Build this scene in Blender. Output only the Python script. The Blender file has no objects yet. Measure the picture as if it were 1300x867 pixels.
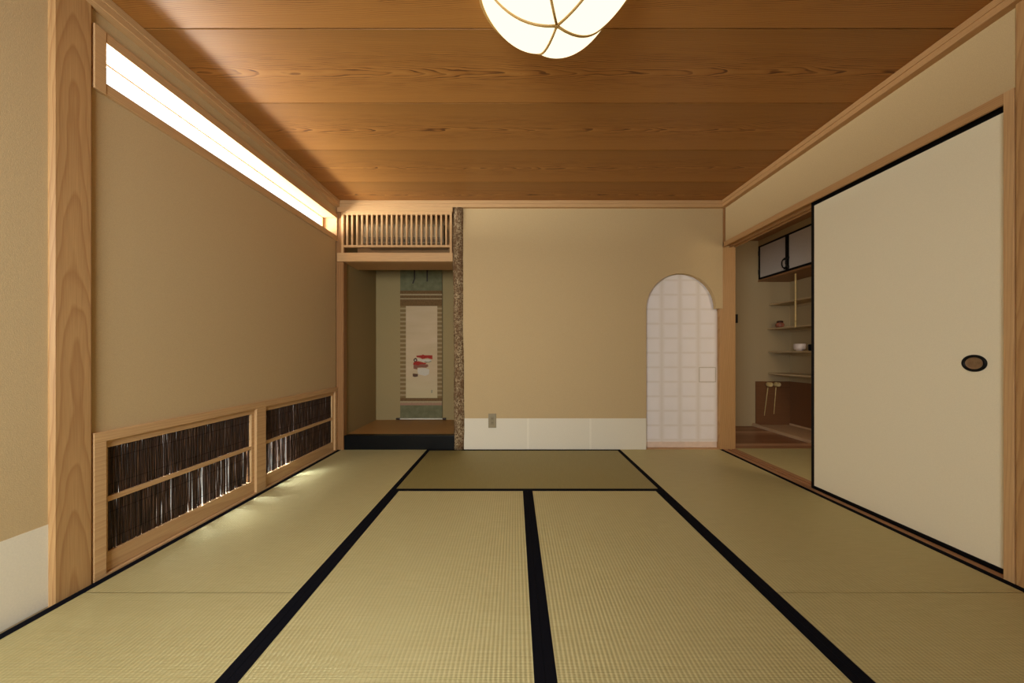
import bpy, bmesh, math, random
from mathutils import Vector, Matrix

# ------------------------------------------------------------------ camera, sky, lights, exposure
S = bpy.context.scene
C = S.collection
F = 393.0                      # focal length in pixels of the 1300 x 867 frame
HC = 0.94                      # eye height
cam_d = bpy.data.cameras.new('camera')
cam = bpy.data.objects.new('camera', cam_d); C.objects.link(cam)
cam.location = (0, 0, HC); cam.rotation_euler = (math.pi/2, 0, 0)
cam_d.sensor_fit = 'HORIZONTAL'; cam_d.sensor_width = 36.0; cam_d.lens = F/1300*36
cam_d.shift_x = -3.3/1300; cam_d.shift_y = 15.0/1300
cam_d.clip_start = 0.01
S.camera = cam

S.view_settings.view_transform = 'Standard'
S.view_settings.look = 'None'
S.view_settings.gamma = 1.0
S.view_settings.use_curve_mapping = False
S.view_settings.exposure = -0.29
S.cycles.max_bounces = 10
S.cycles.diffuse_bounces = 6
S.cycles.transparent_max_bounces = 12

W = bpy.data.worlds.new('sky'); S.world = W; W.use_nodes = True
W.node_tree.nodes['Background'].inputs['Color'].default_value = (0.95, 0.98, 1.0, 1)
W.node_tree.nodes['Background'].inputs['Strength'].default_value = 2.4

LAMP_STRENGTH = 2.1
LAMP_COLOR = (1.0, 0.83, 0.53, 1)

def area(name, loc, target, sx, sy, power, color, spread=180):
    d = bpy.data.lights.new(name, 'AREA'); d.shape = 'RECTANGLE'; d.size = sx; d.size_y = sy
    d.energy = power; d.color = color; d.spread = math.radians(spread)
    o = bpy.data.objects.new(name, d); C.objects.link(o); o.location = loc
    v = Vector(target) - Vector(loc)
    o.rotation_euler = v.to_track_quat('-Z', 'Y').to_euler()
    return o
# daylight through the garden window behind the camera
area('daylight_rear', (-0.95, -1.0, 1.35), (-0.8, 1.0, 0.5), 1.3, 1.5, 88, (1.0, 1.07, 1.08))
# daylight thrown up from the bright ground outside the high window
area('daylight_high', (-3.3, 2.1, 1.60), (-1.86, 2.1, 2.06), 2.6, 1.2, 760, (1.0, 0.98, 0.90))
area('daylight_ground', (-2.95, 2.1, 0.62), (-1.86, 2.1, 2.05), 2.6, 0.8, 110, (1.0, 0.97, 0.88))
# daylight patches on the mats, from a lamp added outside the reed window
area('daylight_low', (-2.12, 2.12, 1.05), (-1.62, 2.1, 0.0), 0.22, 0.55, 200, (0.86, 1.0, 1.12))
# lamp added out of view inside the preparation room to light it
area('prep_fill_light', (2.75, 1.0, 1.7), (2.65, 2.9, 0.0), 0.6, 0.8, 15, (1.0, 0.84, 0.62))

# ------------------------------------------------------------------ helpers
class MB:
    def __init__(self): self.bm = bmesh.new()
    def box(self, x0, x1, y0, y1, z0, z1, bev=0.0, seg=2):
        t = bmesh.new()
        bmesh.ops.create_cube(t, size=1.0)
        for v in t.verts:
            v.co = Vector((x0 + (v.co.x+.5)*(x1-x0), y0 + (v.co.y+.5)*(y1-y0), z0 + (v.co.z+.5)*(z1-z0)))
        if bev: bmesh.ops.bevel(t, geom=t.edges[:], offset=bev, segments=seg, affect='EDGES', profile=0.5)
        self._merge(t); return self
    def _merge(self, t):
        m = {v: self.bm.verts.new(v.co) for v in t.verts}
        for f in t.faces:
            try: nf = self.bm.faces.new([m[v] for v in f.verts]); nf.smooth = f.smooth
            except ValueError: pass
        t.free()
    def rings(self, rings, cap=True, smooth=True, closed=False):
        R = [[self.bm.verts.new(p) for p in r] for r in rings]
        n = len(R[0])
        pairs = list(zip(R[:-1], R[1:])) + ([(R[-1], R[0])] if closed else [])
        for a, b in pairs:
            for i in range(n):
                f = self.bm.faces.new([a[i], a[(i+1) % n], b[(i+1) % n], b[i]]); f.smooth = smooth
        if cap and not closed:
            self.bm.faces.new(list(reversed(R[0]))); self.bm.faces.new(R[-1])
        return self
    def tube(self, pts, r, n=10, cap=True):
        pts = [Vector(p) for p in pts]
        rs = r if isinstance(r, (list, tuple)) else [r]*len(pts)
        rings = []; ref = None
        for i, p in enumerate(pts):
            d = (pts[min(i+1, len(pts)-1)] - pts[max(i-1, 0)]).normalized()
            if ref is None:
                ref = Vector((0, 0, 1)) if abs(d.z) < .9 else Vector((1, 0, 0))
            u = (ref - d*ref.dot(d)).normalized(); ref = u; w = d.cross(u)
            rings.append([p + (u*math.cos(2*math.pi*k/n) + w*math.sin(2*math.pi*k/n))*rs[i] for k in range(n)])
        return self.rings(rings, cap)
    def lathe(self, prof, c, n=32, axis='Z', cap=False):
        rings = []
        for r, h in prof:
            ring = []
            for k in range(n):
                a = 2*math.pi*k/n
                p = Vector((r*math.cos(a), r*math.sin(a), h))
                if axis == 'X': p = Vector((p.z, p.x, p.y))
                if axis == 'Y': p = Vector((p.x, p.z, p.y))
                ring.append(Vector(c) + p)
            rings.append(ring)
        return self.rings(rings, cap)
    def prism(self, poly, axis, a, b):
        def P(u, v, w):
            return {'X': (w, u, v), 'Y': (u, w, v), 'Z': (u, v, w)}[axis]
        A = [self.bm.verts.new(P(u, v, a)) for u, v in poly]
        B = [self.bm.verts.new(P(u, v, b)) for u, v in poly]
        self.bm.faces.new(A); self.bm.faces.new(list(reversed(B)))
        n = len(poly)
        for i in range(n): self.bm.faces.new([A[i], B[i], B[(i+1) % n], A[(i+1) % n]])
        return self
    def build(self, name, mat, parent=None, base=None):
        o_base = Vector(base) if base else Vector((0, 0, 0))
        if parent is not None: o_base = world_loc(parent)
        bmesh.ops.recalc_face_normals(self.bm, faces=self.bm.faces[:])
        for v in self.bm.verts: v.co -= o_base
        me = bpy.data.meshes.new(name); self.bm.to_mesh(me); self.bm.free()
        me.materials.append(mat)
        o = bpy.data.objects.new(name, me); C.objects.link(o)
        if parent is not None:
            o.parent = parent
        else:
            o.location = o_base
        return o

def world_loc(o):
    v = Vector(o.location)
    while o.parent is not None:
        o = o.parent; v = v + Vector(o.location)
    return v

def tag(o, label=None, cat=None, group=None, kind=None):
    if label: o['label'] = label
    if cat: o['category'] = cat
    if group: o['group'] = group
    if kind: o['kind'] = kind
    return o
def thing(name, label, cat, loc, group=None):
    o = bpy.data.objects.new(name, None); C.objects.link(o); o.location = loc
    o.empty_display_size = .05
    return tag(o, label, cat, group)
def struct(o, label=None, cat=None): return tag(o, label, cat, None, 'structure')

def copy_tree(o, parent=None):
    c = o.copy(); C.objects.link(c)
    if parent is not None: c.parent = parent
    for ch in list(o.children): copy_tree(ch, c)
    return c

# ------------------------------------------------------------------ materials
class NT:
    def __init__(self, name):
        self.m = bpy.data.materials.new(name); self.m.use_nodes = True
        self.t = self.m.node_tree; self.t.nodes.clear()
        self.out = self.t.nodes.new('ShaderNodeOutputMaterial')
    def n(self, typ, **kw):
        nd = self.t.nodes.new(typ)
        for k, v in kw.items():
            if k.startswith('i_'):
                key = k[2:]; key = int(key) if key.isdigit() else key.replace('_', ' ')
                self.set(nd.inputs[key], v)
            else: setattr(nd, k, v)
        return nd
    def set(self, sock, v):
        if isinstance(v, bpy.types.NodeSocket): self.t.links.new(v, sock)
        else: sock.default_value = v
    def math(self, op, a, b=0.0, c=None):
        nd = self.n('ShaderNodeMath', operation=op); self.set(nd.inputs[0], a); self.set(nd.inputs[1], b)
        if c is not None: self.set(nd.inputs[2], c)
        return nd.outputs[0]
    def ramp(self, fac, stops):
        nd = self.n('ShaderNodeValToRGB'); self.set(nd.inputs[0], fac)
        e = nd.color_ramp.elements
        while len(e) < len(stops): e.new(0.5)
        for el, (p, c) in zip(e, stops):
            el.position = p; el.color = (*c, 1) if len(c) == 3 else c
        return nd.outputs[0]
    def mix(self, fac, a, b, blend='MIX'):
        nd = self.n('ShaderNodeMix', data_type='RGBA', blend_type=blend)
        self.set(nd.inputs[0], fac)
        for s, v in ((nd.inputs[6], a), (nd.inputs[7], b)):
            self.set(s, (*v, 1) if isinstance(v, tuple) and len(v) == 3 else v)
        return nd.outputs[2]
    def noise(self, vec, scale, detail=3, rough=.5):
        nd = self.n('ShaderNodeTexNoise'); self.set(nd.inputs['Vector'], vec)
        nd.inputs['Scale'].default_value = scale; nd.inputs['Detail'].default_value = detail
        nd.inputs['Roughness'].default_value = rough
        return nd.outputs['Fac']
    def coord(self): return self.n('ShaderNodeTexCoord').outputs['Object']
    def mapping(self, vec, scale=(1, 1, 1), loc=(0, 0, 0)):
        nd = self.n('ShaderNodeMapping'); self.set(nd.inputs['Vector'], vec)
        nd.inputs['Scale'].default_value = scale; nd.inputs['Location'].default_value = loc
        return nd.outputs[0]
    def bump(self, h, strength=.2, dist=.002):
        nd = self.n('ShaderNodeBump'); self.set(nd.inputs['Height'], h)
        nd.inputs['Strength'].default_value = strength; nd.inputs['Distance'].default_value = dist
        return nd.outputs[0]
    def bsdf(self, color, rough=.6, normal=None, spec=.3, coat=0, **kw):
        p = self.n('ShaderNodeBsdfPrincipled')
        self.set(p.inputs['Base Color'], (*color, 1) if isinstance(color, tuple) and len(color) == 3 else color)
        self.set(p.inputs['Roughness'], rough); p.inputs['Specular IOR Level'].default_value = spec
        if coat: p.inputs['Coat Weight'].default_value = coat
        for k, v in kw.items(): self.set(p.inputs[k.replace('_', ' ')], v)
        if normal is not None: self.t.links.new(normal, p.inputs['Normal'])
        self.t.links.new(p.outputs[0], self.out.inputs[0])
        return self.m

def plain(name, color, rough=.5, spec=.3, vary=.06, bump=0.0, scale=60, metal=0.0, coat=0):
    t = NT(name); co = t.coord()
    nz = t.noise(co, scale, 3)
    c0 = tuple(max(0, c*(1-vary)) for c in color); c1 = tuple(min(1, c*(1+vary)) for c in color)
    col = t.ramp(nz, [(.3, c0), (.7, c1)])
    nrm = t.bump(t.noise(co, scale*2, 3), bump, .002) if bump else None
    return t.bsdf(col, rough, nrm, spec, coat, Metallic=metal)

def plaster(name, color, grain=380):
    t = NT(name); co = t.coord()
    big = t.noise(co, 2.2, 2); fine = t.noise(co, grain, 2, .6)
    a = t.ramp(fine, [(.32, tuple(c*.93 for c in color)), (.68, tuple(min(1, c*1.06) for c in color))])
    col = t.mix(t.math('MULTIPLY', big, .12), a, tuple(c*.86 for c in color))
    return t.bsdf(col, .93, t.bump(fine, .35, .0015), .08)

def wood(name, light, dark, axis='Z', pith=(.0, .06), spacing=.007, taper=.03, warp=.008, rough=.45, contrast=.8, seed=0.0, spec=.25, along=1.3):
    """rings about a pith parallel to axis; pith is offset in the two other axes"""
    t = NT(name)
    co = t.mapping(t.coord(), (1, 1, 1), (seed*.37, seed*.21, seed*.53))
    s = t.n('ShaderNodeSeparateXYZ', i_0=t.coord())
    ax = 'XYZ'.index(axis); o1, o2 = [i for i in range(3) if i != ax]
    sc = [7.0, 7.0, 7.0]; sc[ax] = along
    nz = t.noise(t.mapping(co, tuple(sc)), 1.0, 2)
    a = t.math('SUBTRACT', s.outputs[o1], pith[0]); b = t.math('SUBTRACT', s.outputs[o2], pith[1])
    d = t.math('SQRT', t.math('ADD', t.math('MULTIPLY', a, a), t.math('MULTIPLY', b, b)))
    d = t.math('ADD', d, t.math('MULTIPLY', s.outputs[ax], taper))
    d = t.math('ADD', d, t.math('MULTIPLY', nz, warp*4))
    ring = t.math('FRACT', t.math('DIVIDE', d, spacing))
    sc2 = [420.0, 420.0, 420.0]; sc2[ax] = 7.0
    fib = t.noise(t.mapping(co, tuple(sc2)), 1.0, 2)
    mid = tuple(l*(1-contrast*.35) + k*contrast*.35 for l, k in zip(light, dark))
    dk = tuple(l*(1-contrast) + k*contrast for l, k in zip(light, dark))
    c = t.ramp(ring, [(0.0, light), (.55, mid), (.86, dk), (1.0, light)])
    c = t.mix(t.ramp(fib, [(.35, (.0,)*3), (.75, (.35,)*3)]), c, tuple(x*.72 for x in dark))
    broad = t.noise(t.mapping(co, tuple(x*.35 for x in sc)), 1.0, 1)
    c = t.mix(t.math('MULTIPLY', broad, .3), c, tuple(x*.9 for x in mid))
    return t.bsdf(c, rough, t.bump(fib, .12, .001), spec)

HINOKI_L, HINOKI_D = (.61, .385, .185), (.36, .165, .06)
M = {}
M['plaster'] = plaster('juraku_plaster', (.535, .392, .210))
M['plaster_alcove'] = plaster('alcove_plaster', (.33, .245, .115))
M['plaster_prep'] = plaster('prep_plaster', (.48, .37, .215))
M['post'] = wood('cedar_post', (.51, .30, .125), (.30, .13, .045), 'Z', (.05, .012), .013, .05, .012, contrast=.55, seed=3, along=2.0)
M['post_dark'] = wood('cedar_corner_post', (.35, .18, .07), (.2, .08, .027), 'Z', (.2, .1), .009, .02, .008, seed=5)
M['hinoki_x'] = wood('hinoki_along_x', HINOKI_L, HINOKI_D, 'X', (.09, -.12), .006, .01, .004, contrast=.35, seed=1)
M['hinoki_y'] = wood('hinoki_along_y', HINOKI_L, HINOKI_D, 'Y', (.09, -.12), .006, .01, .004, contrast=.35, seed=2)
M['hinoki_z'] = wood('hinoki_along_z', HINOKI_L, HINOKI_D, 'Z', (.09, -.12), .006, .01, .004, contrast=.35, seed=4)
M['lintel_y'] = wood('lintel_wood', (.52, .30, .13), (.32, .15, .05), 'Y', (.05, -.1), .006, .012, .004, contrast=.5, seed=6)
M['sill_y'] = wood('sill_wood', (.40, .21, .10), (.22, .09, .035), 'Y', (.05, -.1), .006, .012, .004, contrast=.6, seed=7)
M['prep_floor'] = None
M['panel_wood'] = wood('prep_panel_wood', (.25, .115, .05), (.11, .042, .015), 'X', (.1, .2), .011, .03, .008, contrast=.7, seed=8)
M['prep_ceiling'] = wood('prep_ceiling_wood', (.37, .19, .085), (.22, .09, .03), 'Y', (.1, .2), .008, .03, .006, contrast=.6, seed=9)
M['shelf_wood'] = wood('shelf_wood', (.60, .46, .27), (.33, .22, .11), 'Y', (.05, -.1), .006, .012, .004, contrast=.5, seed=10)
M['alcove_board'] = wood('alcove_floor_board', (.38, .20, .06), (.27, .12, .032), 'X', (.3, .3), .012, .02, .006, contrast=.45, seed=11)
M['black'] = plain('black_lacquer', (.004, .004, .0045), .35, .16, .1)
M['black_matte'] = plain('black_iron', (.012, .011, .011), .5, .3)
M['bronze'] = plain('dark_bronze', (.05, .038, .028), .3, .5, .15, metal=.8)
M['bronze_cup'] = plain('bronze_cup', (.30, .20, .12), .28, .5, .15, metal=.6)
M['fusuma'] = plain('fusuma_paper', (.81, .735, .545), .9, .08, .025, .08, 300)
M['paper'] = plain('skirting_paper', (.74, .67, .53), .9, .1, .03, .1, 180)
M['cloth'] = plain('black_border_cloth', (.005, .005, .0075), .9, .05, .25, .3, 500)
def reed_mat():
    t = NT('dark_reed'); co = t.coord()
    v = t.noise(t.mapping(co, (60, 230, 5)), 1.0, 2, .6)
    c = t.ramp(v, [(.40, (.020, .009, .005)), (.55, (.045, .019, .010)), (.65, (.10, .045, .022)), (.78, (.32, .20, .11))])
    return t.bsdf(c, .42, None, .4)
M['reed'] = reed_mat()
M['thread'] = plain('dark_thread', (.012, .008, .006), .8, .1)
M['bamboo'] = plain('bamboo', (.62, .46, .20), .4, .35, .12, scale=30)
M['outlet'] = plain('outlet_plate_plastic', (.29, .235, .14), .45, .3, .03)
M['outlet_hole'] = plain('outlet_slot', (.03, .028, .022), .6, .2)
M['ac'] = plain('off_white_plastic', (.48, .385, .235), .5, .3, .03)
M['ac_dark'] = plain('aircon_vent', (.24, .19, .125), .6, .2)
M['hose'] = plain('white_hose', (.62, .58, .50), .5, .3, .03)
M['ceramic_red'] = plain('red_brown_glaze', (.36, .13, .075), .25, .5, .25, scale=25)
M['ceramic_dark'] = plain('dark_brown_glaze', (.055, .02, .013), .25, .5, .2, scale=25)
M['ceramic_white'] = plain('white_glaze', (.78, .68, .64), .3, .5, .04, scale=20)
M['ivory'] = plain('ivory_roller', (.70, .64, .52), .5, .3, .04)
M['roller_dark'] = plain('dark_roller_end', (.025, .014, .010), .4, .4)
M['gravel'] = plain('garden_gravel', (.20, .20, .185), .9, .1, .2, .5, 40)
M['tray'] = wood('tray_wood', (.62, .42, .25), (.44, .26, .13), 'Y', (.05, -.1), .006, .012, .004, contrast=.5, seed=12)

def tatami(name, along, tone=1.0, gw=1.0, bw=1.0):
    """woven rush: ridges run along the mat, fine strands across it"""
    t = NT(name); co = t.coord(); s = t.n('ShaderNodeSeparateXYZ', i_0=co)
    u = s.outputs[0 if along == 'Y' else 1]; v = s.outputs[1 if along == 'Y' else 0]
    ridge = t.math('SINE', t.math('MULTIPLY', u, 2*math.pi/.0145))
    r01 = t.math('ADD', t.math('MULTIPLY', ridge, .5), .5)
    sc = (9, 420, 40) if along == 'Y' else (420, 9, 40)
    strand = t.noise(t.mapping(co, sc), 1.0, 2)
    big = t.noise(co, 1.7, 2)
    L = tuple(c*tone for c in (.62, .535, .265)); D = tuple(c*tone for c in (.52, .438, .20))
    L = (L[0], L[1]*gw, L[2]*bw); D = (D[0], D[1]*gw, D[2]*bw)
    c = t.mix(t.ramp(strand, [(.3, (0,)*3), (.7, (1,)*3)]), D, L)
    groove = t.ramp(r01, [(0.0, (.34,)*3), (.35, (0.0,)*3)])
    c = t.mix(groove, c, tuple(x*.60 for x in D))
    c = t.mix(t.math('MULTIPLY', big, .25), c, tuple(x*y for x, y in zip(L, (.9, .92, .8))))
    # round rush strands: the surface rolls from strand to strand, so the sheen runs across them
    roll = t.math('MULTIPLY', t.math('SUBTRACT', t.math('PINGPONG', t.math('DIVIDE', v, .0016), 1.0), .5), 2*ROLL)
    cv = t.n('ShaderNodeCombineXYZ')
    t.set(cv.inputs[1 if along == 'Y' else 0], t.math('SINE', roll)); t.set(cv.inputs[2], t.math('COSINE', roll))
    h = t.math('ADD', r01, t.math('MULTIPLY', strand, .35))
    bp = t.n('ShaderNodeBump'); t.set(bp.inputs['Height'], h); bp.inputs['Strength'].default_value = .45; bp.inputs['Distance'].default_value = .0020
    t.set(bp.inputs['Normal'], cv.outputs[0])
    return t.bsdf(c, .46, bp.outputs[0], .5, Metallic=SHEEN)
ROLL, SHEEN = math.radians(50), .30
M['tatami_y'] = tatami('tatami_rush', 'Y')
M['tatami_x'] = tatami('tatami_rush_cross', 'X', .61, .95, .68)  # crosswise mat's weaker sheen is painted in as a darker, yellower rush colour

def ceiling_mat():
    t = NT('ceiling_cedar_boards'); co = t.coord(); s = t.n('ShaderNodeSeparateXYZ', i_0=co)
    X, Y = s.outputs[0], s.outputs[1]
    q = t.math('DIVIDE', t.math('SUBTRACT', Y, .99 - .42*8), .42)
    idx = t.math('FLOOR', q)
    fr = t.math('FRACT', q)
    wig = t.n('ShaderNodeCombineXYZ')
    t.set(wig.inputs[0], t.math('MULTIPLY', X, 1.6)); t.set(wig.inputs[1], t.math('MULTIPLY', Y, 7.0)); t.set(wig.inputs[2], t.math('MULTIPLY', idx, 3.7))
    nz = t.noise(wig.outputs[0], 1.0, 3, .55)
    wig2 = t.n('ShaderNodeCombineXYZ')
    t.set(wig2.inputs[0], t.math('MULTIPLY', X, 5.0)); t.set(wig2.inputs[1], t.math('MULTIPLY', Y, 40.0)); t.set(wig2.inputs[2], idx)
    nz2 = t.noise(wig2.outputs[0], 1.0, 2)
    dy = t.math('MULTIPLY', t.math('SUBTRACT', fr, .52), .42)
    d = t.math('SQRT', t.math('ADD', t.math('MULTIPLY', dy, dy), .0016))
    d = t.math('ADD', d, t.math('MULTIPLY', X, .026))
    d = t.math('ADD', d, t.math('MULTIPLY', nz, .046))
    d = t.math('ADD', d, t.math('MULTIPLY', nz2, .004))
    d = t.math('ADD', d, t.math('MULTIPLY', idx, .0137))
    dq = t.math('DIVIDE', d, .0066)
    ring = t.math('FRACT', dq)
    rw = t.n('ShaderNodeTexWhiteNoise', noise_dimensions='1D'); t.set(rw.inputs['W'], t.math('FLOOR', dq))
    fine = t.n('ShaderNodeCombineXYZ')
    t.set(fine.inputs[0], t.math('MULTIPLY', X, 4.0)); t.set(fine.inputs[1], t.math('MULTIPLY', Y, 330.0)); t.set(fine.inputs[2], idx)
    fib = t.noise(fine.outputs[0], 1.0, 3)
    L = (.42, .195, .048); Mid = (.335, .138, .030); Dk = (.09, .026, .005)
    heart = t.ramp(t.math('ABSOLUTE', dy), [(.075, (1,)*3), (.15, (.0,)*3)])      # bold figure in the heart of each board
    soft = t.ramp(ring, [(0.0, L), (.6, Mid), (.9, tuple(a*.62+b*.38 for a, b in zip(Mid, Dk))), (1.0, L)])
    soft = t.mix(t.math('ADD', t.math('MULTIPLY', rw.outputs[0], .55), .12), soft, tuple((a+b)*.5 for a, b in zip(L, Mid)))
    blotch = t.ramp(nz2, [(.44, (0,)*3), (.58, (1,)*3)])
    bold = t.ramp(ring, [(0.0, L), (.45, Mid), (.66, Mid), (.80, Dk), (.95, Dk), (1.0, L)])
    c = t.mix(t.math('MULTIPLY', heart, t.math('ADD', t.math('MULTIPLY', blotch, .70), .30)), soft, bold)
    c = t.mix(t.ramp(fib, [(.38, (0,)*3), (.72, (.38,)*3)]), c, (.27, .125, .042))
    tone = t.ramp(fr, [(0.0, (.76,)*3), (.14, (.84,)*3), (.5, (.97,)*3), (.97, (1.0,)*3)])  # heartwood edge to sapwood edge
    c = t.mix(1.0, c, tone, 'MULTIPLY')
    return t.bsdf(c, .42, t.bump(fib, .10, .001), .28)
M['ceiling'] = ceiling_mat()

def plank_floor():
    t = NT('prep_plank_floor'); co = t.coord(); s = t.n('ShaderNodeSeparateXYZ', i_0=co)
    q = t.math('DIVIDE', s.outputs[1], .085); idx = t.math('FLOOR', q); fr = t.math('FRACT', q)
    wn = t.n('ShaderNodeTexWhiteNoise', noise_dimensions='1D'); t.set(wn.inputs['W'], idx)
    base = t.ramp(wn.outputs[0], [(0.0, (.22, .085, .035)), (.5, (.36, .165, .075)), (1.0, (.62, .36, .20))])
    st = t.noise(t.mapping(co, (4, 160, 10)), 1.0, 3)
    c = t.mix(t.ramp(st, [(.35, (0,)*3), (.75, (.6,)*3)]), base, (.13, .05, .022))
    gap = t.ramp(fr, [(0.0, (1,)*3), (.03, (0,)*3), (.97, (0,)*3), (1.0, (1,)*3)])
    c = t.mix(gap, c, (.05, .02, .01))
    return t.bsdf(c, .38, None, .35)
M['prep_floor'] = plank_floor()

def bark_mat():
    t = NT('mottled_bark'); co = t.coord()
    v = t.noise(t.mapping(co, (80, 80, 60)), 1.0, 4, .65); w = t.noise(t.mapping(co, (18, 18, 9)), 1.0, 3, .6)
    c = t.ramp(v, [(.30, (.07, .036, .016)), (.45, (.15, .088, .042)), (.55, (.34, .25, .14)), (.70, (.54, .43, .27))])
    c = t.mix(t.ramp(w, [(.42, (0,)*3), (.62, (.75,)*3)]), c, (.13, .065, .028))
    return t.bsdf(c, .8, t.bump(v, .9, .006), .15)
M['bark'] = bark_mat()

def scroll_mats():
    t = NT('scroll_brocade_stripes'); s = t.n('ShaderNodeSeparateXYZ', i_0=t.coord())
    k = t.math('FRACT', t.math('DIVIDE', s.outputs[2], .052))
    c = t.ramp(k, [(0, (.20, .125, .05)), (.5, (.205, .13, .052)), (.58, (.37, .28, .15)), (.92, (.36, .27, .145)), (1, (.20, .125, .05))])
    c = t.mix(t.math('MULTIPLY', t.noise(t.coord(), 90, 3), .4), c, (.25, .17, .08))
    t.bsdf(c, .8, None, .15); M['brocade'] = t.m
    t = NT('scroll_green_silk')
    c = t.ramp(t.noise(t.coord(), 16, 4), [(.3, (.125, .118, .058)), (.7, (.175, .165, .085))])
    t.bsdf(c, .75, None, .2); M['green_silk'] = t.m
    t = NT('scroll_painting_paper'); co = t.coord(); s = t.n('ShaderNodeSeparateXYZ', i_0=co)
    c = t.ramp(t.noise(t.mapping(co, (2, 2, 9)), 1, 3), [(.3, (.50, .375, .225)), (.7, (.56, .425, .27))])
    low = t.ramp(t.math('ADD', s.outputs[2], t.math('MULTIPLY', t.noise(co, 6, 2), .1)), [(.3, (1,)*3), (.62, (0,)*3)])
    c = t.mix(t.math('MULTIPLY', low, .6), c, (.50, .43, .23))     # ochre wash over the lower ground
    t.bsdf(c, .85, None, .12); M['painting'] = t.m
scroll_mats()
M['brown_band'] = plain('brown_brocade_band', (.16, .09, .035), .8, .15, .2)
M['tan_band'] = plain('tan_silk_band', (.36, .27, .15), .8, .15, .1)
M['rose_band'] = plain('rose_silk_band', (.33, .19, .12), .8, .15, .1)
M['ink_red'] = plain('red_pigment', (.33, .035, .025), .8, .1, .35, scale=120)
M['ink_rust'] = plain('rust_pigment', (.23, .10, .065), .8, .1, .35, scale=120)
M['ink_dark'] = plain('dark_pigment', (.10, .055, .035), .8, .1, .3, scale=120)
M['ink_white'] = plain('pale_pigment', (.56, .50, .40), .8, .1, .1, scale=120)
M['ink_grey'] = plain('grey_green_pigment', (.27, .26, .18), .8, .1, .25, scale=120)

def shoji_mat():
    """white paper pasted over a lattice: the bars read faintly through it"""
    t = NT('shoji_paper'); co = t.coord(); s = t.n('ShaderNodeSeparateXYZ', i_0=co)
    def bars(sock, period, off, soft):
        f = t.math('FRACT', t.math('DIVIDE', t.math('SUBTRACT', sock, off), period))
        d = t.math('ABSOLUTE', t.math('SUBTRACT', f, .5))
        return t.ramp(d, [(.0, (0,)*3), (.5-soft, (0,)*3), (.5, (1,)*3)])
    a = bars(s.outputs[0], .182, -.007, .2); b = bars(s.outputs[2], .1443, .0597, .11)
    g = t.math('MAXIMUM', a, b)
    base = t.ramp(t.noise(t.mapping(co, (6, 6, 6)), 1, 2), [(.3, (.80, .735, .70)), (.7, (.83, .765, .735))])
    c = t.mix(t.math('MULTIPLY', g, .42), base, (.60, .50, .38))
    return t.bsdf(c, .85, None, .12)
M['shoji'] = shoji_mat()

def pane_mat():
    t = NT('window_glass')
    tr = t.n('ShaderNodeBsdfTransparent'); tr.inputs[0].default_value = (.97, .98, .98, 1)
    gl = t.n('ShaderNodeBsdfGlossy'); gl.inputs['Roughness'].default_value = .02
    mx = t.n('ShaderNodeMixShader'); mx.inputs[0].default_value = .05
    t.t.links.new(tr.outputs[0], mx.inputs[1]); t.t.links.new(gl.outputs[0], mx.inputs[2]); t.t.links.new(mx.outputs[0], t.out.inputs[0])
    return t.m
M['glass'] = pane_mat()

def lamp_mat():
    t = NT('glowing_lamp_paper')
    e = t.n('ShaderNodeEmission'); e.inputs[0].default_value = LAMP_COLOR; e.inputs[1].default_value = LAMP_STRENGTH
    t.t.links.new(e.outputs[0], t.out.inputs[0])
    return t.m
M['lamp'] = lamp_mat()
M['rib'] = plain('lamp_rib_wood', (.42, .25, .08), .5, .3)

# ------------------------------------------------------------------ dimensions
ZB = 3.028                      # plane of the back wall
XL, XR = -1.72, 2.036           # faces of the posts left and right
XLW = -1.735                    # plaster of the left wall
ZC = 2.418                      # ceiling
YR = -0.78                      # rear wall
PT = 0.14

# ------------------------------------------------------------------ room shell
m = MB().box(-1.95, 2.2, YR-.1, 3.08, -.12, -.052)
floor = struct(m.build('floor', M['alcove_board']), 'board floor lying under the tatami mats', 'floor')

m = MB()
for k in range(-5, 6):                       # boards with a V groove between neighbours
    y0 = .99 + .42*k; y1 = y0 + .42
    y0c, y1c = max(y0, YR), min(y1, 3.06)
    if y1c <= y0c: continue
    m.box(-1.80, 2.14, y0c+.0018, y1c-.0018, ZC, ZC+.02, .0014, 1)
m.box(-1.80, 2.14, YR, 3.06, ZC+.018, ZC+.04)
struct(m.build('ceiling', M['ceiling']), 'ceiling of wide cedar boards with bold grain', 'ceiling')

# left wall: panels around the high window and the reed window
m = MB()
m.box(-1.875, XLW, YR, 1.262, -.05, ZC+.02)
m.box(-1.875, XLW, 1.262, 3.06, .57, 2.06)
m.box(-1.875, XLW, 1.262, 3.06, 2.262, ZC+.02)
m.box(-1.875, XLW, 1.262, 1.295, 2.06, 2.262)
m.box(-1.875, XLW, 3.005, 3.06, -.05, 2.262)
m.box(-1.875, XLW-.01, 1.262, 1.29, -.05, .57)
wl = struct(m.build('wall_left', M['plaster']), 'left wall of ochre plaster between two long low openings', 'wall')
MB().box(XLW, XLW+.0012, YR, 1.152, 0.0, .304).build('paper_skirting', M['paper'], wl)

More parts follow.
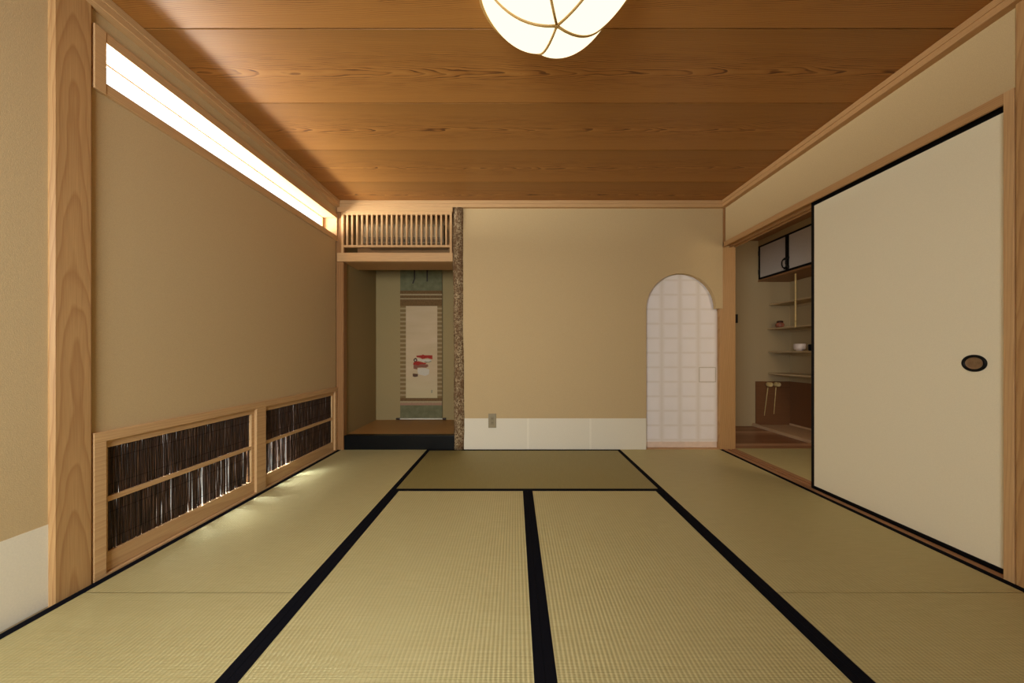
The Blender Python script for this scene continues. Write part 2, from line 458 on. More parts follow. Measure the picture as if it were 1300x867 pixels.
# back wall, cut by the arched doorway
AC, AR, AZ = 1.631, .343, 1.379
poly = [(-.55, -.05), (AC-AR, -.05)]
poly += [(AC + AR*math.cos(math.pi - math.pi*k/40), AZ + AR*math.sin(math.pi - math.pi*k/40)) for k in range(41)]
poly += [(2.036, AZ), (2.036, ZC+.02), (-.55, ZC+.02)]
wb = struct(MB().prism(poly, 'Y', ZB, ZB+.045).build('wall_back', M['plaster']), 'back wall of ochre plaster with an arched opening', 'wall')
xs = [(-.50, .135, .0009), (.118, .745, .0013), (.728, 1.2875, .0009)]
m = MB()
for a, b, e in xs: m.box(a, b, ZB-e, ZB, 0.0, .304)
m.build('paper_skirting', M['paper'], wb)

M['paper_edge'] = plain('skirting_paper_overlap', (.80, .73, .585), .9, .1, .03, .1, 180)
for a, b in ((.121, .141), (.731, .751)): MB().box(a, b, ZB-.0018, ZB-.0012, 0.0, .304).build('paper_overlap', M['paper_edge'], wb)

# right wall: above the lintel, and beside the near post
m = MB()
m.box(2.052, 2.16, 1.2, 3.05, 2.0, ZC+.02)
m.box(2.052, 2.16, YR, 1.2, -.05, ZC+.02)
struct(m.build('wall_right', M['plaster']), 'right wall of ochre plaster above the sliding door', 'wall')

# rear wall with a wide garden window behind the camera
m = MB()
m.box(-1.875, -1.6, YR-.1, YR, -.05, ZC+.02)
m.box(-.3, 2.16, YR-.1, YR, -.05, ZC+.02)
m.box(-1.6, -.3, YR-.1, YR, 2.15, ZC+.02)
m.box(-1.6, -.3, YR-.1, YR, -.05, .4)
struct(m.build('wall_rear', M['plaster']), 'plaster wall behind the camera around a wide window', 'wall')

# ------------------------------------------------------------------ posts, crown moulding, lintels
tn = [0]
def trim(mb, mat, label):
    tn[0] += 1
    return struct(mb.build('trim_%d' % tn[0], mat), label, 'trim')

def bevel_post(x0, x1, y0, y1, z0, z1, b):
    poly = [(x0+b, y0), (x1-b, y0), (x1, y0+b), (x1, y1-b), (x1-b, y1), (x0+b, y1), (x0, y1-b), (x0, y0+b)]
    return MB().prism(poly, 'Z', z0, z1)
o = struct(bevel_post(-1.83, XL, 1.151, 1.266, -.05, ZC+.01, .009).build('trim_1', M['post'], base=(-1.72, 1.20, 0)), 'wide cedar post on the left wall before the windows', 'post'); tn[0] = 1
trim(bevel_post(-1.78, XL+.055, 3.012, 3.075, -.05, 2.36, .004), M['post_dark'], 'brown corner post left of the alcove')
o = struct(bevel_post(2.036, 2.19, 1.10, 1.262, -.05, ZC+.01, .006).build('trim_3', M['post'], base=(2.06, 1.18, .9)), 'cedar post at the near end of the sliding door', 'post'); tn[0] = 3
trim(MB().box(2.036, 2.19, 1.262, 1.290, -.002, 2.024, .0015), M['hinoki_z'], 'slim door jamb beside the near right post')
o = struct(bevel_post(2.015, 2.172, 3.040, 3.16, -.05, 1.985, .004).build('trim_5', M['post'], base=(2.3, 3.0, .6)), 'cedar post right of the arched door', 'post'); tn[0] = 5
trim(MB().box(2.036, 2.06, 3.012, 3.05, 1.985, 2.36, .002), M['post_dark'], 'thin upright strip in the far right corner above the lintel')

# crown moulding: two steps
def crown(x0, x1, y0, y1, label, mat, side):
    m = MB()
    z0, z1 = 2.356, ZC
    m.box(x0, x1, y0, y1, z0, z1, .003)
    if side == 'L': m.box(x1-.004, x1+.006, y0, y1, z1-.032, z1, .002)
    if side == 'R': m.box(x0-.006, x0+.004, y0, y1, z1-.032, z1, .002)
    if side == 'B': m.box(x0, x1, y0-.006, y0+.004, z1-.032, z1, .002)
    return trim(m, mat, label)
crown(-1.76, -1.692, YR, 2.995, 'crown moulding along the left wall over the high window', M['hinoki_y'], 'L')
crown(2.008, 2.07, YR, 2.995, 'crown moulding along the right wall over the lintel', M['lintel_y'], 'R')
crown(-1.76, 2.07, 2.995, 3.05, 'crown moulding along the back wall', M['hinoki_x'], 'B')

# lintel over the sliding door: three lips and two grooves
m = MB()
m.box(2.036, 2.172, 1.290, 3.040, 1.997, 2.024, .0015)
for a, b in ((2.036, 2.050), (2.110, 2.122), (2.158, 2.172)): m.box(a, b, 1.290, 3.040, 1.979, 1.999, .001)
trim(m, M['lintel_y'], 'grooved lintel over the sliding door opening')
m = MB()
m.box(2.037, 2.178, 1.290, 3.040, -.05, -.007)
for a, b in ((2.037, 2.072), (2.096, 2.112), (2.136, 2.178)): m.box(a, b, 1.290, 3.040, -.008, .0015, .0008)
trim(m, M['sill_y'], 'grooved wooden threshold under the sliding door')

# ------------------------------------------------------------------ tatami mats
def mat(name, x0, x1, y0, y1, along, label, group=None, one=False):
    b = (round((x0+x1)/2, 3), round((y0+y1)/2, 3), -.05)
    g = .0006
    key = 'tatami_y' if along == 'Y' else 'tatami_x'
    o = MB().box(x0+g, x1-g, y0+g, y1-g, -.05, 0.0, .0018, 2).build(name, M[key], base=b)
    tag(o, label, 'tatami mat', group)
    hw = .0335
    if along == 'Y': strips = ((x0, x0+hw, y0, y1), (x1-hw, x1, y0, y1))
    else: strips = ((x0, x1, y0, y0+hw), (x0, x1, y1-hw, y1))
    for a, c, d, e in (strips[1:] if one else strips):
        MB().box(a+g*.5, c-g*.5, d+g, e-g, -.02, .0014, .0007, 1).build('cloth_border', M['cloth'], o)
    return o
XA, XM, XB = -.823, .0895, .997
YS, YJ = 1.217, 2.1155
G = 'tatami mats of the room'
mat('tatami_mat', -1.7215, XA, YS, ZB-.002, 'Y', 'far tatami mat along the left wall under the reed window', G)
mat('tatami_mat', -1.7215, XA, -.60, YS, 'Y', 'near tatami mat along the left wall before the cedar post', G)
mat('tatami_mat', XB, 2.0355, YS, ZB-.002, 'Y', 'far tatami mat along the threshold of the sliding door', G)
mat('tatami_mat', XB, 2.0355, -.60, YS, 'Y', 'near tatami mat at the foot of the near right post', G)
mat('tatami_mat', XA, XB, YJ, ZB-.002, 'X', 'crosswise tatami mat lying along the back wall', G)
mat('tatami_mat', XA, XM, .295, YJ, 'Y', 'left one of the two middle tatami mats in front', G)
mat('tatami_mat', XM, XB, .295, YJ, 'Y', 'right one of the two middle tatami mats in front', G)

# ------------------------------------------------------------------ window_1: the high window
m = MB()
ya, yb = 1.266, 3.012
m.box(-1.87, XL, 1.3045, yb, 2.030, 2.077, .002)        # sill
m.box(-1.87, XL, 1.3045, yb, 2.248, 2.291, .002)        # head
m.box(-1.87, XL+.002, ya, 1.304, 2.028, 2.293, .002)     # near jamb
m.box(-1.87, XL-.002, 2.997, yb, 2.077, 2.248)      # far jamb
w1 = struct(m.build('window_1', M['hinoki_y']), 'long narrow high window in the left wall, glowing white', 'window')
m = MB()
m.box(-1.868, -1.845, 1.304, 2.997, 2.077, 2.090, .001)
m.box(-1.868, -1.850, 1.304, 2.997, 2.2445, 2.248)
m.box(-1.868, -1.845, 2.975, 2.997, 2.090, 2.2445, .001)
m.box(-1.868, -1.845, 1.304, 1.322, 2.090, 2.2445, .001)
m.build('sash', M['hinoki_y'], w1)
MB().box(-1.858, -1.854, 1.322, 2.975, 2.090, 2.2445).build('glass_pane', M['glass'], w1)

# ------------------------------------------------------------------ window_2: the low reed window
m = MB()
m.box(-1.80, XL, 1.266, 3.008, .570, .612, .002)    # head rail
m.box(-1.80, XL, 1.266, 3.008, -.05, .010, .001)    # sill
m.box(-1.80, XL, 1.266, 1.306, .010, .570, .002)    # near jamb
m.box(-1.80, XL, 2.065, 2.143, .010, .570, .002)    # mullion
m.box(-1.80, XL, 2.970, 3.008, .010, .570, .002)    # far jamb
w2 = struct(m.build('window_2', M['hinoki_y']), 'low window of two dark reed panels at floor level', 'window')
random.seed(4)
def reed_panel(y0, y1, label, thin):
    m = MB(); xf0, xf1 = -1.762, -1.736
    m.box(xf0, xf1, y0, y1, .538, .570, .0015)
    m.box(xf0, xf1, y0, y1, .012, .092, .0015)
    m.box(xf0, xf1, y0, y0+.016, .092, .538, .0015)
    m.box(xf0, xf1, y1-.022, y1, .092, .538, .0015)
    p = m.build('reed_panel', M['hinoki_y'], w2)
    MB().box(-1.757, -1.737, y0+.016, y1-.022, .306, .328, .001).build('middle_rail', M['hinoki_y'], p)
    for (z0, z1, dens) in ((.328, .538, .962), (.092, .306, .95)):
        m = MB(); y = y0+.018
        for layer, x in ((0, -1.7495), (1, -1.7525), (2, -1.7565)):
            y = y0 + .017 + layer*.0014
            while y < y1-.024:
                d = dens
                if z0 < .2: d -= thin(y)
                if random.random() < d:
                    r = random.uniform(.0013, .0025)
                    pts = []; ph = random.uniform(-.0022, .0022)
                    top = z1 + random.uniform(-.002, .004); bot = z0 - random.uniform(-.002, .004)
                    for k in range(4):
                        f = k/3
                        pts.append((x + random.uniform(-.0012, .0012), y + ph*(f-.5) + random.uniform(-.0008, .0008), bot + (top-bot)*f))
                    m.tube(pts, r, 5, False)
                y += .0041
        m.build('reed_screen', M['reed'], p)
        m = MB()
        for zz in (z0+(z1-z0)*.22, z0+(z1-z0)*.76):
            m.box(-1.7482, -1.7472, y0+.016, y1-.022, zz-.0008, zz+.0008)
        m.build('binding_thread', M['thread'], p)
reed_panel(1.306, 2.065, '', lambda y: .33*math.exp(-((y-1.80)/.22)**2) + .10*math.exp(-((y-1.45)/.12)**2))
reed_panel(2.143, 2.970, '', lambda y: .44*math.exp(-((y-2.32)/.18)**2))
struct(MB().box(-6, -1.876, -1.5, 5.5, -.42, -.36).build('ground', M['gravel']), 'pale gravel ground outside the left wall', 'ground')

# ------------------------------------------------------------------ the alcove
ZA = 3.744
m = MB()
m.box(-.555, -.50, 3.073, ZA, -.05, ZC+.02)               # right cheek, hidden by the log
m.box(-1.80, -1.675, 3.076, ZA, -.05, ZC+.02)            # left cheek
m.box(-1.80, -.50, ZA, ZA+.06, -.05, ZC+.02)
m.box(-1.80, -.50, 3.05, ZA, ZC, ZC+.05)
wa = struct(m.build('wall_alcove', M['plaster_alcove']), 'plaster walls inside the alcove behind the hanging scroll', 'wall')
struct(MB().box(-1.675, -.555, 3.085, ZA, .06, .135, .002).build('floor_alcove', M['alcove_board'], base=(-1.1, 3.4, .1)), 'raised brown board floor of the alcove', 'floor')
trim(MB().box(-1.665, -.55, 3.02, 3.088, -.01, .1365, .004), M['black'], 'black lacquered sill along the front of the alcove floor')
trim(MB().box(-1.72, -.600, 2.998, 3.05, 2.312, 2.357, .003), M['hinoki_x'], 'pale rail over the lattice of the alcove')
trim(MB().box(-1.72, -.600, 2.998, 3.06, 1.830, 1.915, .003), M['hinoki_x'], 'pale lintel across the top of the alcove opening')
trim(MB().box(-1.675, -.60, 3.06, 3.315, 1.832, 1.850), M['lintel_y'], 'board under the lattice compartment of the alcove')
trim(MB().box(-1.675, -.60, 3.30, 3.315, 1.850, ZC), M['lintel_y'], 'back board of the lattice compartment')

# lattice transom
tr = thing('lattice_transom', 'pale wooden lattice grille over the alcove hiding an air conditioner', 'lattice', (-1.15, 3.02, 1.915))
k = .0077*3.01/3.028
def bx(px, Z=3.01): return (px-653.3)*Z/F
def bz(py, Z=3.01): return HC + (448.5-py)*Z/F
x0, x1 = bx(433.6), bx(573.8)
m = MB()
m.box(x0, x0+.022, 3.004, 3.030, 1.915, 2.312, .0015)
m.box(x1-.022, x1, 3.004, 3.030, 1.915, 2.312, .0015)
m.box(x0+.022, x1-.022, 3.004, 3.030, bz(272.6), bz(268.6), .0015)
m.box(x0+.022, x1-.022, 3.004, 3.030, bz(314), bz(311.2), .0015)
m.build('frame', M['hinoki_x'], tr)
m = MB()
for i in range(21):
    x = bx(440.7 + 6.285*i)
    m.box(x-.0085, x+.0085, 3.008, 3.026, bz(311.4), bz(272.4), .001)
m.build('slats', M['hinoki_z'], tr)

# air conditioner behind the lattice
ac = thing('air_conditioner', 'beige air conditioner unit behind the lattice grille above the alcove', 'air conditioner', (-1.08, 3.18, 2.02))
xa, xb = -1.52, -.71
m = MB()
prof = [(3.10, 2.045), (3.085, 2.10), (3.085, 2.20), (3.10, 2.232), (3.135, 2.242), (3.295, 2.242), (3.295, 2.040), (3.13, 2.040)]
m.prism(prof, 'X', xa, xb)
m.build('body', M['ac'], ac)
MB().box(xa+.02, xb-.02, 3.088, 3.096, 2.054, 2.082, .003).build('louver', M['ac_dark'], ac)
MB().box(xa+.012, xb-.012, 3.0815, 3.088, 2.088, 2.094, .001).build('seam_strip', M['ac_dark'], ac)
MB().tube([(xb-.03, 3.10, 1.866), (xb-.02, 3.09, 1.89), (xb+.02, 3.085, 1.905), (xb+.055, 3.085, 1.893), (xb+.066, 3.09, 1.87), (xb+.066, 3.12, 1.858)], .005, 8).build('drain_hose', M['hose'], ac)

# bark log post
random.seed(9)
lp = thing('bark_log_pillar', 'slim mottled bark log pillar at the right edge of the alcove', 'pillar', (-.548, 3.046, 0))
rings = []
for i in range(49):
    z = -.0 + 2.356*i/48
    cx = -.548 + .006*math.sin(z*2.1+.6) + .002*math.sin(z*9)
    r0 = .0525 + .002*math.sin(z*3.3+1)
    ring = []
    for k_ in range(20):
        a = 2*math.pi*k_/20
        r = r0*(1 + .03*math.sin(3*a + z*5) + random.uniform(-.028, .028))
        ring.append(Vector((cx + r*math.cos(a), 3.046 + r*math.sin(a)*.9, z)))
    rings.append(ring)
MB().rings(rings).build('trunk', M['bark'], lp)
m = MB()
for (z, a) in ((1.33, 2.9), (1.12, -1.2), (.52, -1.9), (1.78, -1.0)):
    c = Vector((-.548 + .052*math.cos(a), 3.046 + .047*math.sin(a), z)); d = Vector((math.cos(a), math.sin(a), .15))
    m.tube([c - d*.006, c + d*.004, c + d*.008], [.012, .009, .004], 8)
m.build('knot', M['bark'], lp)

# hanging scroll
ZS = 3.722
def sx(px): return (px-653.3)*ZS/F
def sz(py): return HC + (448.5-py)*ZS/F
sc = thing('hanging_scroll', 'hanging scroll with green silk ends and a small red painting', 'scroll', (sx(534.5), ZS, sz(533)))
X0, X1 = sx(508), sx(561.3)
def sheet(a, b, c, d, y, e=.0012): return MB().box(a, b, y, y+e, min(c, d), max(c, d))
sheet(X0, X1, sz(531.5), 2.16, ZS+.003).build('silk_ground', M['green_silk'], sc)
sheet(X0+.001, X1-.001, sz(509.5), sz(369), ZS+.0016).build('brocade_border', M['brocade'], sc)
for a, b in ((369, 373), (375, 378.5), (380, 388), (505.2, 509)): MB().box(X0, X1, ZS+.0004, ZS+.0014, sz(b), sz(a)).build('brown_band', M['brown_band'], sc)
for a, b in ((373, 375), (378.5, 380), (509, 511.5)): MB().box(X0, X1, ZS+.0004, ZS+.0014, sz(b), sz(a)).build('tan_band', M['tan_band'], sc)
sheet(X0, X1, sz(514.5), sz(511.5), ZS+.0004).build('rose_band', M['rose_band'], sc)
pic = sheet(sx(515.3), sx(555.2), sz(505.2), sz(388.5), ZS-.0004, .0012).build('painting', M['painting'], sc)
def blob(mat, pts, name, e):
    poly = [(sx(x), sz(y)) for x, y in pts]
    MB().prism(poly, 'Y', ZS-.0006-e, ZS-.0004).build(name, mat, pic)
def ell(cx, cy, rx, ry, n=14, j=.12):
    return [(cx + rx*math.cos(2*math.pi*k/n)*(1+random.uniform(-j, j)), cy + ry*math.sin(2*math.pi*k/n)*(1+random.uniform(-j, j))) for k in range(n)]
blob(M['ink_red'], [(528.5, 451.5), (535, 451), (537, 450), (539, 451), (549, 451), (549, 456), (546, 455.5), (543, 454.6), (540, 455), (536.5, 455.8), (533, 454), (529, 453.5)], 'brush_mark', .0002)
blob(M['ink_white'], [(530, 455.3), (536, 456.4), (543, 456), (548, 457), (547, 459), (542, 460), (536, 458.8), (531, 457.6)], 'brush_mark', .0003)
blob(M['ink_grey'], [(539, 458.5), (544, 459.2), (548, 457.4), (547, 459.6), (543, 460.4), (539, 459.9)], 'brush_mark', .0004)
blob(M['ink_dark'], ell(527.4, 457.2, 2.3, 2.6), 'brush_mark', .0002)
blob(M['ink_white'], ell(527.4, 457.2, .9, 1.1), 'brush_mark', .0005)
blob(M['ink_red'], [(525, 460), (529, 458.5), (533, 459), (538, 460.5), (542, 460.5), (540, 462.3), (534, 462.4), (531, 464), (528, 463), (524.5, 463)], 'brush_mark', .0005)
blob(M['ink_rust'], [(525, 463), (531, 462.5), (537, 462.3), (543, 462.5), (544, 465), (541, 466.8), (535, 466.5), (530, 466.8), (529.5, 469), (525, 468)], 'brush_mark', .0003)
blob(M['ink_white'], [(531, 467.5), (540, 467.3), (545, 469), (544.5, 475), (540, 477), (531, 475), (530, 471)], 'brush_mark', .0001)
blob(M['ink_dark'], [(524, 474.2), (530.5, 474.6), (530.5, 477.8), (527, 478.6), (524, 477.8)], 'brush_mark', .0002)
blob(M['ink_grey'], [(547.5, 495), (549, 495), (548.8, 499), (547.3, 499)], 'brush_mark', .0002)
MB().tube([(X0-.03, ZS+.004, sz(532.2)+.004), (X1+.03, ZS+.004, sz(532.2)+.004)], .0085, 14).build('roller', M['ivory'], sc)
for a, b in ((X0-.052, X0-.002), (X1+.002, X1+.045)):
    MB().tube([(a, ZS+.004, sz(532.2)+.004), (a+.012, ZS+.004, sz(532.2)+.004), (b-.008, ZS+.004, sz(532.2)+.004), (b, ZS+.004, sz(532.2)+.004)], [.0075, .0125, .0125, .010], 14).build('roller_knob', M['roller_dark'], sc)
for px, yb_, bend in ((526.3, 360, -2.2), (542.4, 357.5, 0)):
    pts = [(sx(px), 2.16), (sx(px), sz(yb_-6)), (sx(px+bend), sz(yb_))]
    w = .0075
    poly = [(pts[0][0]-w, pts[0][1]), (pts[0][0]+w, pts[0][1]), (pts[1][0]+w, pts[1][1]), (pts[2][0]+w, pts[2][1]), (pts[2][0]-w, pts[2][1]), (pts[1][0]-w, pts[1][1])]
    MB().prism(poly, 'Y', ZS-.004, ZS-.002).build('wind_ribbon', M['roller_dark'], sc)

# ------------------------------------------------------------------ door_2: the arched paper door
d2 = struct(MB().box(1.24, 2.012, 3.079, 3.097, .018, 1.80, .0015).build('door_2', M['shoji'], base=(1.288, 3.08, .02)), 'white paper sliding door in the arched opening', 'door')
zq = lambda py: HC + (448.5-py)*3.079/F
xq = lambda px: (px-653.3)*3.079/F
m = MB()
a, b, c, d = xq(887.3), xq(908.6), zq(485.2), zq(466.2)
for q in ((a, a+.005, c, d), (b-.005, b, c, d), (a, b, c, c+.005), (a, b, d-.005, d)): m.box(q[0], q[1], 3.0765, 3.0792, q[2], q[3], .0006, 1)
m.build('finger_pull', plain('pull_paper', (.46, .39, .28), .8, .1), d2)
MB().box(1.24, 2.012, 3.0785, 3.0975, .004, .062, .001).build('bottom_rail', plain('pale_rail', (.72, .55, .43), .6, .2, .05, scale=20), d2)
MB().box(xq(908.9), xq(911.6), 3.0780, 3.0792, .062, 1.36, .0004, 1).build('edge_strip', plain('pale_edge', (.78, .66, .57), .7, .2, .03), d2)
trim(MB().box(1.2, 2.014, 3.03, 3.11, -.05, .002, .001), M['hinoki_x'], 'flush wooden threshold under the arched paper door')
struct(MB().box(1.1, 2.2, 3.17, 3.2, -.05, 2.3).build('wall_behind_arch', M['plaster']), 'plaster wall hidden behind the arched paper door', 'wall')

# ------------------------------------------------------------------ door_1: the big sliding door
XF = 2.083
m = MB()
d1 = struct(MB().box(XF+.002, XF+.016, 1.292, 2.168, .02, 1.975).build('door_1', M['fusuma'], base=(XF, 1.73, .9)), 'large beige paper sliding door with thin black frame', 'door')
m = MB()
ft, fs = .022, .020
m.box(XF, XF+.019, 1.2905, 2.1745, -.003, .0185, .0015)
m.box(XF, XF+.019, 1.2905, 2.1745, 1.967, 1.996, .0015)
m.box(XF, XF+.019, 2.154, 2.1745, .0185, 1.968, .0015)
m.build('frame', M['black'], d1)
pc = Vector((XF, 1.4025, .895))
fp = MB().lathe([(.0385, .001), (.0385, -.0042), (.0365, -.0062), (.0320, -.0066), (.0285, -.0050), (.0262, -.0008)], pc, 40, 'X').build('finger_pull', M['black'], d1)
MB().lathe([(.0005, -.0007), (.017, -.0007), (.0225, -.0012), (.0270, -.0030)], pc, 40, 'X').build('pull_cup', M['bronze_cup'], fp)

# ------------------------------------------------------------------ outlet on the back wall
ol = thing('power_outlet', 'small beige outlet plate low on the back wall beside the bark pillar', 'outlet', (bx(625, ZB), ZB, bz(534, ZB)))
a, b, c, d = bx(620, ZB), bx(630, ZB), bz(543, ZB), bz(525, ZB)
MB().box(a, b, ZB-.008, ZB-.001, c, d, .003).build('plate', M['outlet'], ol)
m = MB()
MB().box(a+.022, b-.022, ZB-.0095, ZB-.0075, c+.028, d-.028, .001).build('socket_block', plain('socket_plastic', (.25, .20, .115), .45, .3, .03), ol)
for zz in (.045, .085):
    for xx in (-.006, .006): MB().box((a+b)/2+xx-.0012, (a+b)/2+xx+.0012, ZB-.0100, ZB-.0085, c+zz, c+zz+.010).build('slot', M['outlet_hole'], ol)

# ------------------------------------------------------------------ ceiling lamp
LC = Vector((.157, 1.149, 0))
lampo = thing('ceiling_lamp', 'glowing lobed paper ceiling lamp with thin wooden ribs', 'lamp', (LC.x, LC.y, ZC))
LR, LZ0, LZ1, NR, A0 = .316, 2.156, 2.368, 5, math.radians(32)
def lamp_pt(phi, th, push=0.0):
    r = LR*math.sin(phi)**.86; z = LZ1 - (LZ1-LZ0)*max(0, math.cos(phi))**1.75
    pinch = 1 - abs(math.sin(NR*(th-A0)/2))**.75
    f = 1 - .085*pinch*math.sin(phi)**.9
    dz = .010*pinch*math.sin(2*phi)
    f += push
    return Vector((LC.x + r*f*math.cos(th), LC.y + r*f*math.sin(th), z + dz - push*.18))
m = MB(); NT_ = 100
rings = []
for i in range(1, 25):
    phi = (math.pi*.5+.25)*i/24
    if phi > math.pi/2:
        q = phi - math.pi/2
        ring = []
        for k_ in range(NT_):
            th = 2*math.pi*k_/NT_; p = lamp_pt(math.pi/2, th); s_ = 1 - q*q*.9
            ring.append(Vector((LC.x + (p.x-LC.x)*s_, LC.y + (p.y-LC.y)*s_, LZ1 + q*.13)))
        rings.append(ring)
    else:
        rings.append([lamp_pt(phi, 2*math.pi*k_/NT_) for k_ in range(NT_)])
m.rings(rings, True)
m.build('paper_shade', M['lamp'], lampo)
for j in range(NR):
    th = A0 + 2*math.pi*j/NR
    pts = [lamp_pt(math.pi/2*i/16, th, .006) for i in range(0, 17)]
    MB().tube(pts, .0048, 8).build('rib', M['rib'], lampo)
MB().tube([LC + Vector((0, 0, LZ0-.006)), LC + Vector((0, 0, LZ0+.004))], .006, 12).build('rib_knot', M['rib'], lampo)
hp = [lamp_pt(math.pi/2, 2*math.pi*k_/80, .012) for k_ in range(80)]
rings = []
for i, p in enumerate(hp):
    d = Vector((p.x-LC.x, p.y-LC.y, 0)).normalized()
    rings.append([p + d*.006*math.cos(2*math.pi*q/8) + Vector((0, 0, 1))*.006*math.sin(2*math.pi*q/8) for q in range(8)])
MB().rings(rings, False, True, True).build('hoop', M['rib'], lampo)
MB().lathe([(.0005, ZC-.001), (.20, ZC-.001), (.20, ZC-.022), (.0005, ZC-.022)], (LC.x, LC.y, 0), 40).build('ceiling_base', M['rib'], lampo)

# ------------------------------------------------------------------ the preparation room beyond the sliding door
ZP, XP, XN = 4.0, 3.08, 3.56
mat('tatami_mat', 2.179, 3.078, 1.245, 3.062, 'Y', 'tatami mat in the next room behind the threshold', None, True)
struct(MB().box(2.1, 3.9, .6, 4.2, -.16, -.052).build('floor', M['alcove_board']), 'board floor under the next room', 'floor')
struct(MB().box(2.179, XP, 3.064, ZP, -.05, 0.0).build('floor_preparation_room', M['prep_floor']), 'dark red plank floor in the next room', 'floor')
m = MB()
m.box(2.10, XN+.1, ZP, ZP+.08, -.05, 2.5)
m.box(XN, XN+.1, 1.9, ZP, -.05, 2.5)
m.box(XP, XN, .7, 1.9, -.05, 2.5)
m.box(2.19, XP, .62, .70, -.05, 2.5)
m.box(2.09, 2.172, 3.165, ZP, -.05, 2.5)
m.box(XP+.07, XN, 1.9, ZP, 2.32, 2.42)
struct(m.build('wall_preparation_room', M['plaster_prep']), 'grey beige plaster walls of the next room', 'wall')
struct(MB().box(2.16, XN+.1, .62, ZP+.05, 2.392, 2.43).build('ceiling_preparation_room', M['prep_ceiling']), 'brown board ceiling of the next room', 'ceiling')
# low tray floor of the niche and its wooden back panels
zn = .03
m = MB()
m.box(XP, XN, 1.9, ZP, -.05, zn-.012)
m.box(XP-.014, XP+.030, 1.9, ZP, .0005, zn+.006, .003)
m.box(XN-.02, XN, 1.9, ZP-.008, zn-.012, zn+.010, .002)
struct(m.build('trim_21', M['tray']), 'pale low wooden tray at the foot of the niche', 'trim')
m = MB()
m.box(XP+.03, XN, ZP-.012, ZP, zn-.012, .578, .001)
m.box(XN-.012, XN, 1.9, ZP-.012, zn-.012, .578, .001)
struct(m.build('trim_22', M['panel_wood'], base=(3.3, 3.9, .3)), 'dark wooden panelling around the foot of the niche', 'trim')

def px3(px, Z): return (px-653.3)*Z/F
# shelves: front edges run along the depth, fixed to the niche wall
def shelf(xf, ztop, label, g='shelves of the niche'):
    o = thing('wall_shelf', label, 'shelf', (XN, 3.2, ztop-.02), g)
    MB().box(xf, XN, 2.0, ZP, ztop-.02, ztop, .002).build('board', M['shelf_wood'], o)
    MB().box(XN-.014, XN, 2.0, ZP, ztop-.045, ztop-.02, .001).build('cleat', M['shelf_wood'], o)
    return o
s4 = shelf(3.275, .690, 'lowest niche shelf just above the two ladles')
s3 = shelf(3.275, .968, 'niche shelf carrying the white bowl')
s2 = shelf(3.265, 1.262, 'niche shelf carrying the red-brown jar')
s1 = shelf(3.290, 1.575, 'top niche shelf under the cabinet, crossed by the bamboo rod')

# bamboo rod between the cabinet and the second shelf
xr = 3.262; yr = xr*F/357.6
br = thing('bamboo_rod', 'thin upright bamboo rod between the cabinet and the niche shelf', 'rod', (xr-.010, yr, 1.262))
xr2 = xr - .010
pts, rs = [], []
for z0, z1 in ((1.240, 1.315), (1.315, 1.55), (1.55, 1.79), (1.79, 1.868)):
    for f, r in ((0.0, .0105), (.03, .0088), (.5, .0085), (.97, .0088)):
        pts.append((xr2, yr, z0 + (z1-z0)*f)); rs.append(r)
MB().tube(pts, rs, 12).build('culm', M['bamboo'], br)
M['node'] = plain('bamboo_node', (.42, .29, .11), .5, .3)
for z in (1.315, 1.55, 1.79): MB().lathe([(.0092, z-.004), (.0112, z-.001), (.0112, z+.001), (.0092, z+.004)], (xr2, yr, 0), 14).build('node_ring', M['node'], br)

# wall cabinet with two black-framed doors
XC = 3.15
cb = thing('wall_cabinet', 'wall cabinet with black framed grey doors high in the niche', 'cabinet', (XC, 3.2, 1.868))
m = MB()
m.box(XC+.012, XN, 1.95, ZP, 1.868, 1.888, .001)
m.box(XC+.012, XN, 1.95, ZP, 2.320, 2.335, .001)
m.box(XC+.30, XN, 1.95, ZP, 1.888, 2.320)
m.box(XC-.006, XN, 1.95, ZP, 1.862, 1.884, .001)
m.build('carcass', M['prep_ceiling'], cb)
grey = plaster('cabinet_door_paper', (.60, .54, .49), 200)
yd = XC*F/(999.4-653.3)        # where the doors meet
def cdoor(y0, y1, handle_y, hinge_y, label):
    z0, z1 = 1.890, 2.318
    p = MB().box(XC+.002, XC+.014, y0+.004, y1-.004, z0+.004, z1-.004).build('door', grey, cb)
    m = MB()
    b = .020
    m.box(XC-.004, XC+.016, y0, y1, z0, z0+b, .001); m.box(XC-.004, XC+.016, y0, y1, z1-b, z1, .001)
    m.box(XC-.004, XC+.016, y0, y0+b, z0+b, z1-b, .001); m.box(XC-.004, XC+.016, y1-b, y1, z0+b, z1-b, .001)
    m.build('door_frame', M['black'], p)
    zc = 1.985
    pts = [(XC-.004, handle_y, zc+.055), (XC-.022, handle_y, zc+.048), (XC-.036, handle_y, zc+.022), (XC-.038, handle_y, zc-.012), (XC-.028, handle_y, zc-.040), (XC-.004, handle_y, zc-.055)]
    m = MB().tube(pts, .0065, 8)
    m.box(XC-.009, XC-.003, handle_y-.011, handle_y+.011, zc+.040, zc+.068, .002); m.box(XC-.009, XC-.003, handle_y-.011, handle_y+.011, zc-.068, zc-.040, .002)
    m.build('handle', M['black_matte'], p)
    for z in (1.985, 2.225): MB().box(XC-.010, XC-.002, hinge_y-.013, hinge_y+.013, z-.03, z+.03, .002).build('hinge', M['black_matte'], p)
cdoor(yd+.002, ZP-.006, yd+.03, ZP-.02, '')
cdoor(yd-.46, yd-.002, yd-.022, yd-.44, '')
cdoor(yd-.92-.006, yd-.464, yd-.50, yd-.91, '')

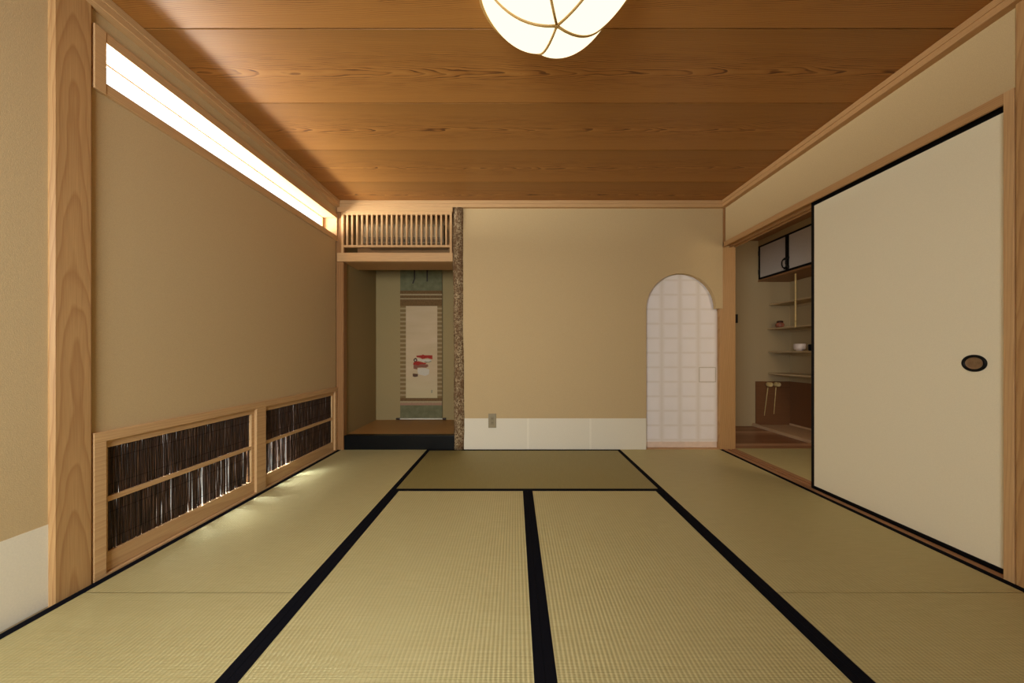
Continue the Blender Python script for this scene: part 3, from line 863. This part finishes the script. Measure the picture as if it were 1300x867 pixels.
# jar, bowl and black caddy on the shelves
zj = 1.262; yj = 3.90; xj = px3(990, yj)
jr = thing('ceramic_jar', 'small red-brown ceramic jar with dark rim on the niche shelf', 'jar', (xj, yj, zj))
MB().lathe([(.0005, zj), (.026, zj), (.037, zj+.010), (.045, zj+.030), (.042, zj+.048), (.032, zj+.060), (.029, zj+.066), (.024, zj+.060), (.0005, zj+.055)], (xj, yj, 0), 32).build('body', M['ceramic_red'], jr)
MB().lathe([(.027, zj+.060), (.033, zj+.063), (.034, zj+.078), (.027, zj+.086), (.012, zj+.089), (.0005, zj+.090)], (xj, yj, 0), 32).build('lid', M['ceramic_dark'], jr)
zj = .968; yj = 3.58; xj = px3(1015.2, yj)
bw = thing('tea_bowl', 'white ceramic tea bowl on the shelf next to the sliding door edge', 'bowl', (xj, yj, zj))
MB().lathe([(.0005, zj+.004), (.028, zj), (.030, zj+.001), (.031, zj+.010), (.046, zj+.015), (.053, zj+.026), (.055, zj+.050), (.053, zj+.080), (.0515, zj+.082), (.050, zj+.080), (.050, zj+.040), (.036, zj+.022), (.0005, zj+.018)], (xj, yj, 0), 40).build('body', M['ceramic_white'], bw)
yj = 3.40; xj = px3(1031.5, yj)
cd = thing('tea_caddy', 'black tea caddy half hidden behind the sliding door beside the white bowl', 'caddy', (xj, yj, zj))
MB().lathe([(.0005, zj), (.030, zj), (.034, zj+.006), (.037, zj+.030), (.036, zj+.050)], (xj, yj, 0), 32).build('body', M['black'], cd)
MB().lathe([(.0375, zj+.046), (.038, zj+.062), (.034, zj+.070), (.0005, zj+.073)], (xj, yj, 0), 32).build('lid', M['black'], cd)

# two bamboo ladles hanging on the panel
def ladle(px_head, px_foot, py_foot, label):
    Y = ZP-.042
    xh = px3(px_head, Y); zh = HC + (448.5-488)*Y/F; xfo = px3(px_foot, Y); zfo = HC + (448.5-py_foot)*Y/F
    o = thing('bamboo_ladle', label, 'ladle', (xh, Y, zh), 'bamboo ladles in the niche')
    MB().lathe([(.0005, .026), (.025, .026), (.028, .018), (.028, -.028), (.0255, -.028), (.025, .018), (.0005, .018)], (xh, Y, zh), 28, 'Y').build('cup', M['bamboo'], o)
    pts = [(xh + (xfo-xh)*f, Y + .014 + .010*f, zh + (zfo-zh)*f) for f in (.10, .4, .7, 1.0)]
    MB().tube(pts, [.006, .005, .005, .0045], 8).build('handle', M['bamboo'], o)
    MB().tube([(xh, ZP-.013, zh+.0), (xh, Y+.020, zh+.0)], .005, 8).build('peg', M['black_matte'], o)
    return o
ladle(976.5, 972.2, 528, 'bamboo ladle hanging on the dark panel nearer the niche corner post')
ladle(986.5, 984.5, 526, 'bamboo ladle hanging on the dark panel nearer the sliding door')
# small black plate on the far wall, just past the post
Y = ZP
pl = thing('wall_plate', 'small black plate on the next room wall beside the cedar post', 'plate', (px3(934.6, Y), Y, HC + (448.5-404.5)*Y/F))
a = px3(932.0, Y); b = px3(936.2, Y)
MB().box(a, b, ZP-.010, ZP-.0005, HC + (448.5-410)*Y/F, HC + (448.5-399)*Y/F, .002).build('plate', M['black_matte'], pl)
MB().box(a+.012, b-.012, ZP-.016, ZP-.009, HC + (448.5-407)*Y/F, HC + (448.5-402)*Y/F, .002).build('catch', M['black_matte'], pl)
